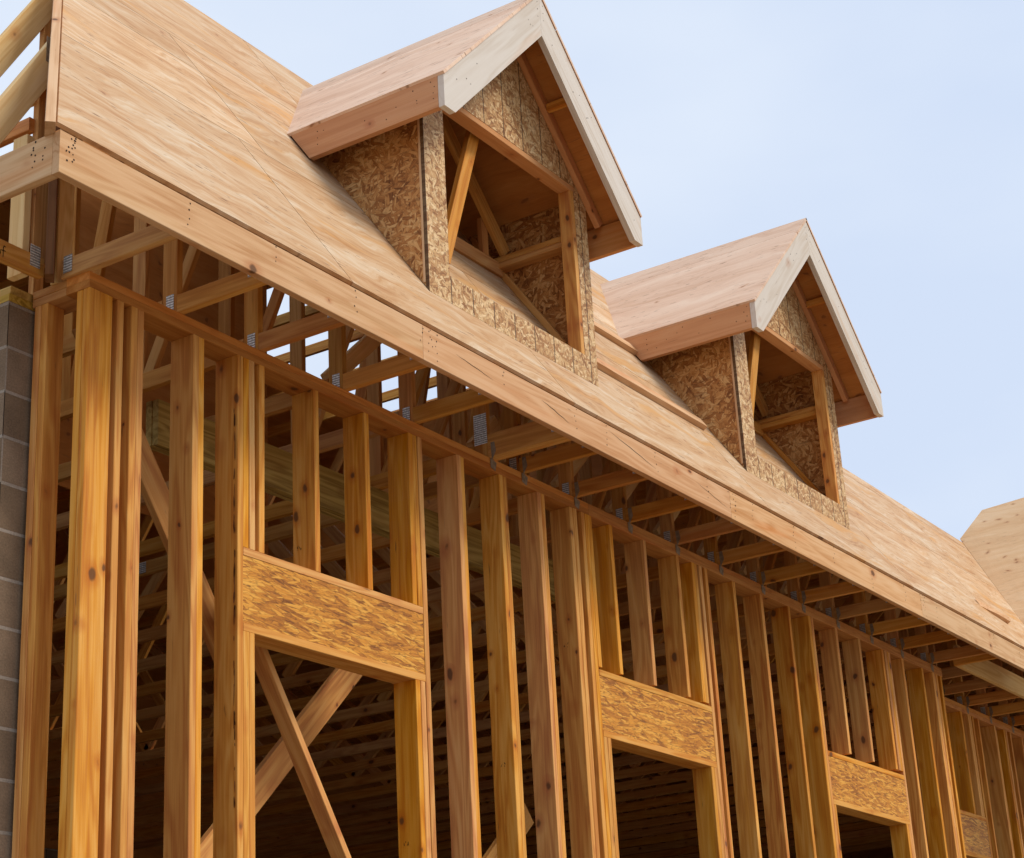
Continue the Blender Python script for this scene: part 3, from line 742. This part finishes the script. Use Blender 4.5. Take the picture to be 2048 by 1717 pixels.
# ------------------------------------------------------------------ far wing
wing = thing('gabled_wing', 'knotty plywood roof slope of the far wing rising past the end of the main roof', 'wing', (13.5, -.5, 5.4))
zw = lambda x: 7.251 + (x - 13.1)
slab('plywood_sheet', [[(11.205, -.55, zw(11.205)), (13.105, .757, zw(13.105)), (13.48, .60, zw(13.48)), (13.53, .15, zw(13.53)), (13.53, -3.2, zw(13.53)), (11.205, -3.2, zw(11.205))]],
     (.0127, 0, -.0127), (0, 1, 0), (.707, 0, .707), M_PLYW, wing)
slab('plywood_sheet', [[(13.54, .15, 7.68), (15.87, .15, 5.35), (15.87, -3.2, 5.35), (13.54, -3.2, 7.68)]], (-.0127, 0, -.0127), (0, 1, 0), (-.707, 0, .707), M_PLYW, wing)
slab('light_block_panel', [[(16.02, .39, .15), (31, .39, .15), (31, .39, 5.17), (16.02, .39, 5.17)]], (0, .02, 0), (1, 0, 0), (0, 0, 1), M_OSB, wing)  # unseen panel added to block light flooding in past the stud wall
lf = thing('lower_fascia', 'short pale fascia under the far end of the long fascia, before the set-back wall', 'fascia board', (9.95, -.15, PL))
boxb('fascia', 9.9, 14, -.15, -.112, PL, PL + .185, M_JACK, lf)
boxb('end_block', 9.86, 9.898, -.50, -.11, PL + .002, PL + .14, M_TRUSS, lf)

# ------------------------------------------------------------------ inside: treated beam and loose braces
bm = thing('timber_beam', 'yellow-green treated beam running inside behind the studs', 'beam', (1.2, .77, PL))
boxb('ply', 1.235, 5.4, .772, .81, PL - .245, PL - .004, M_GREEN, bm)
boxb('ply', 1.23, 5.39, .813, .851, PL - .246, PL - .004, M_GREEN, bm)
def brace(p0, p1, wd, lab, w=.14):
    o = board('brace', p0, p1, w, .038, wd, M_STUD, None); tag(o, lab, 'brace', 'temporary braces behind the studs')
brace((1.36, .30, 3.93), (2.35, .30, 2.45), (0, 1, 0), 'thin brace falling to the right inside the first doorway', .089)
brace((2.85, .62, 4.28), (1.15, .62, 2.65), (1, 0, -1), 'wide brace rising to the right inside the first doorway, crossing the thin one')
brace((.30, .34, 5.12), (1.36, .34, 3.62), (1, 0, 1), 'diagonal brace behind the first full studs left of the first doorway', .14)
brace((4.2, .62, 3.42), (2.9, .62, 2.34), (1, 0, -1), 'diagonal brace behind the paired studs between the first two doorways', .14)

# ------------------------------------------------------------------ sky, sun, camera
W = bpy.data.worlds.new('World'); S.world = W; W.use_nodes = True
nt = W.node_tree; nt.nodes.clear()
EL, AZ = math.radians(46), math.radians(14)     # sun stands in front of the wall, a little to its left
sky = nt.nodes.new('ShaderNodeTexSky'); sky.sky_type = 'NISHITA'; sky.sun_disc = False
sd = V((math.sin(AZ) * math.cos(EL), -math.cos(AZ) * math.cos(EL), math.sin(EL)))
sky.sun_elevation = EL; sky.sun_rotation = math.atan2(sd.x, sd.y)
sky.air_density = 1.0; sky.dust_density = 3.0; sky.ozone_density = 1.0
bg = nt.nodes.new('ShaderNodeBackground'); bg.inputs[1].default_value = .1
out = nt.nodes.new('ShaderNodeOutputWorld')
tc = nt.nodes.new('ShaderNodeTexCoord'); mp = nt.nodes.new('ShaderNodeMapping'); mp.inputs['Scale'].default_value = (1, 1, 2.2)
nz = nt.nodes.new('ShaderNodeTexNoise'); nz.inputs['Scale'].default_value = 1.6; nz.inputs['Detail'].default_value = 5; nz.inputs['Roughness'].default_value = .5
cr = nt.nodes.new('ShaderNodeValToRGB'); cr.color_ramp.elements[0].position = .36; cr.color_ramp.elements[1].position = .66
cr.color_ramp.elements[0].color = (8.3, 9.6, 11.9, 1); cr.color_ramp.elements[1].color = (10.7, 11.6, 12.8, 1)
mx = nt.nodes.new('ShaderNodeMix'); mx.data_type = 'RGBA'; mx.inputs[0].default_value = .88
L = nt.links.new
L(tc.outputs['Generated'], mp.inputs[0]); L(mp.outputs[0], nz.inputs['Vector']); L(nz.outputs[0], cr.inputs[0])
L(sky.outputs[0], mx.inputs[6]); L(cr.outputs[0], mx.inputs[7]); L(mx.outputs[2], bg.inputs[0]); L(bg.outputs[0], out.inputs[0])

sun = bpy.data.lights.new('sun', 'SUN'); sun.energy = 2.7; sun.angle = math.radians(20); sun.color = (1, .9, .76)
so = bpy.data.objects.new('sun', sun); COL.objects.link(so)
so.rotation_euler = (-sd).to_track_quat('-Z', 'Y').to_euler(); so.location = (0, -10, 20)

R_ = V((.5491806, -.83405639, -.05244618)); U_ = V((-.27304538, -.23839017, .93199589)); F_ = V((.78983979, .49751388, .3586545))
cam = bpy.data.cameras.new('camera'); cam.sensor_width = 36; cam.sensor_fit = 'HORIZONTAL'; cam.lens = 3733.44 / 2048 * 36
cam.clip_start = .05; cam.clip_end = 3000
co = bpy.data.objects.new('camera', cam); COL.objects.link(co)
m = Matrix((( R_.x, U_.x, -F_.x, -.9652 * 5.29), (R_.y, U_.y, -F_.y, -5.29), (R_.z, U_.z, -F_.z, 1.6), (0, 0, 0, 1)))
co.matrix_world = m
S.camera = co
vs = S.view_settings; vs.view_transform = 'Standard'; vs.look = 'None'; vs.gamma = 1; vs.exposure = -.2; vs.use_curve_mapping = False
S.cycles.max_bounces = 8; S.cycles.diffuse_bounces = 5; S.cycles.use_denoising = True
for o in bpy.data.objects:
    if '_o' in o: del o['_o']
    if o.parent is None and 'category' in o: o['kind'] = 'thing'
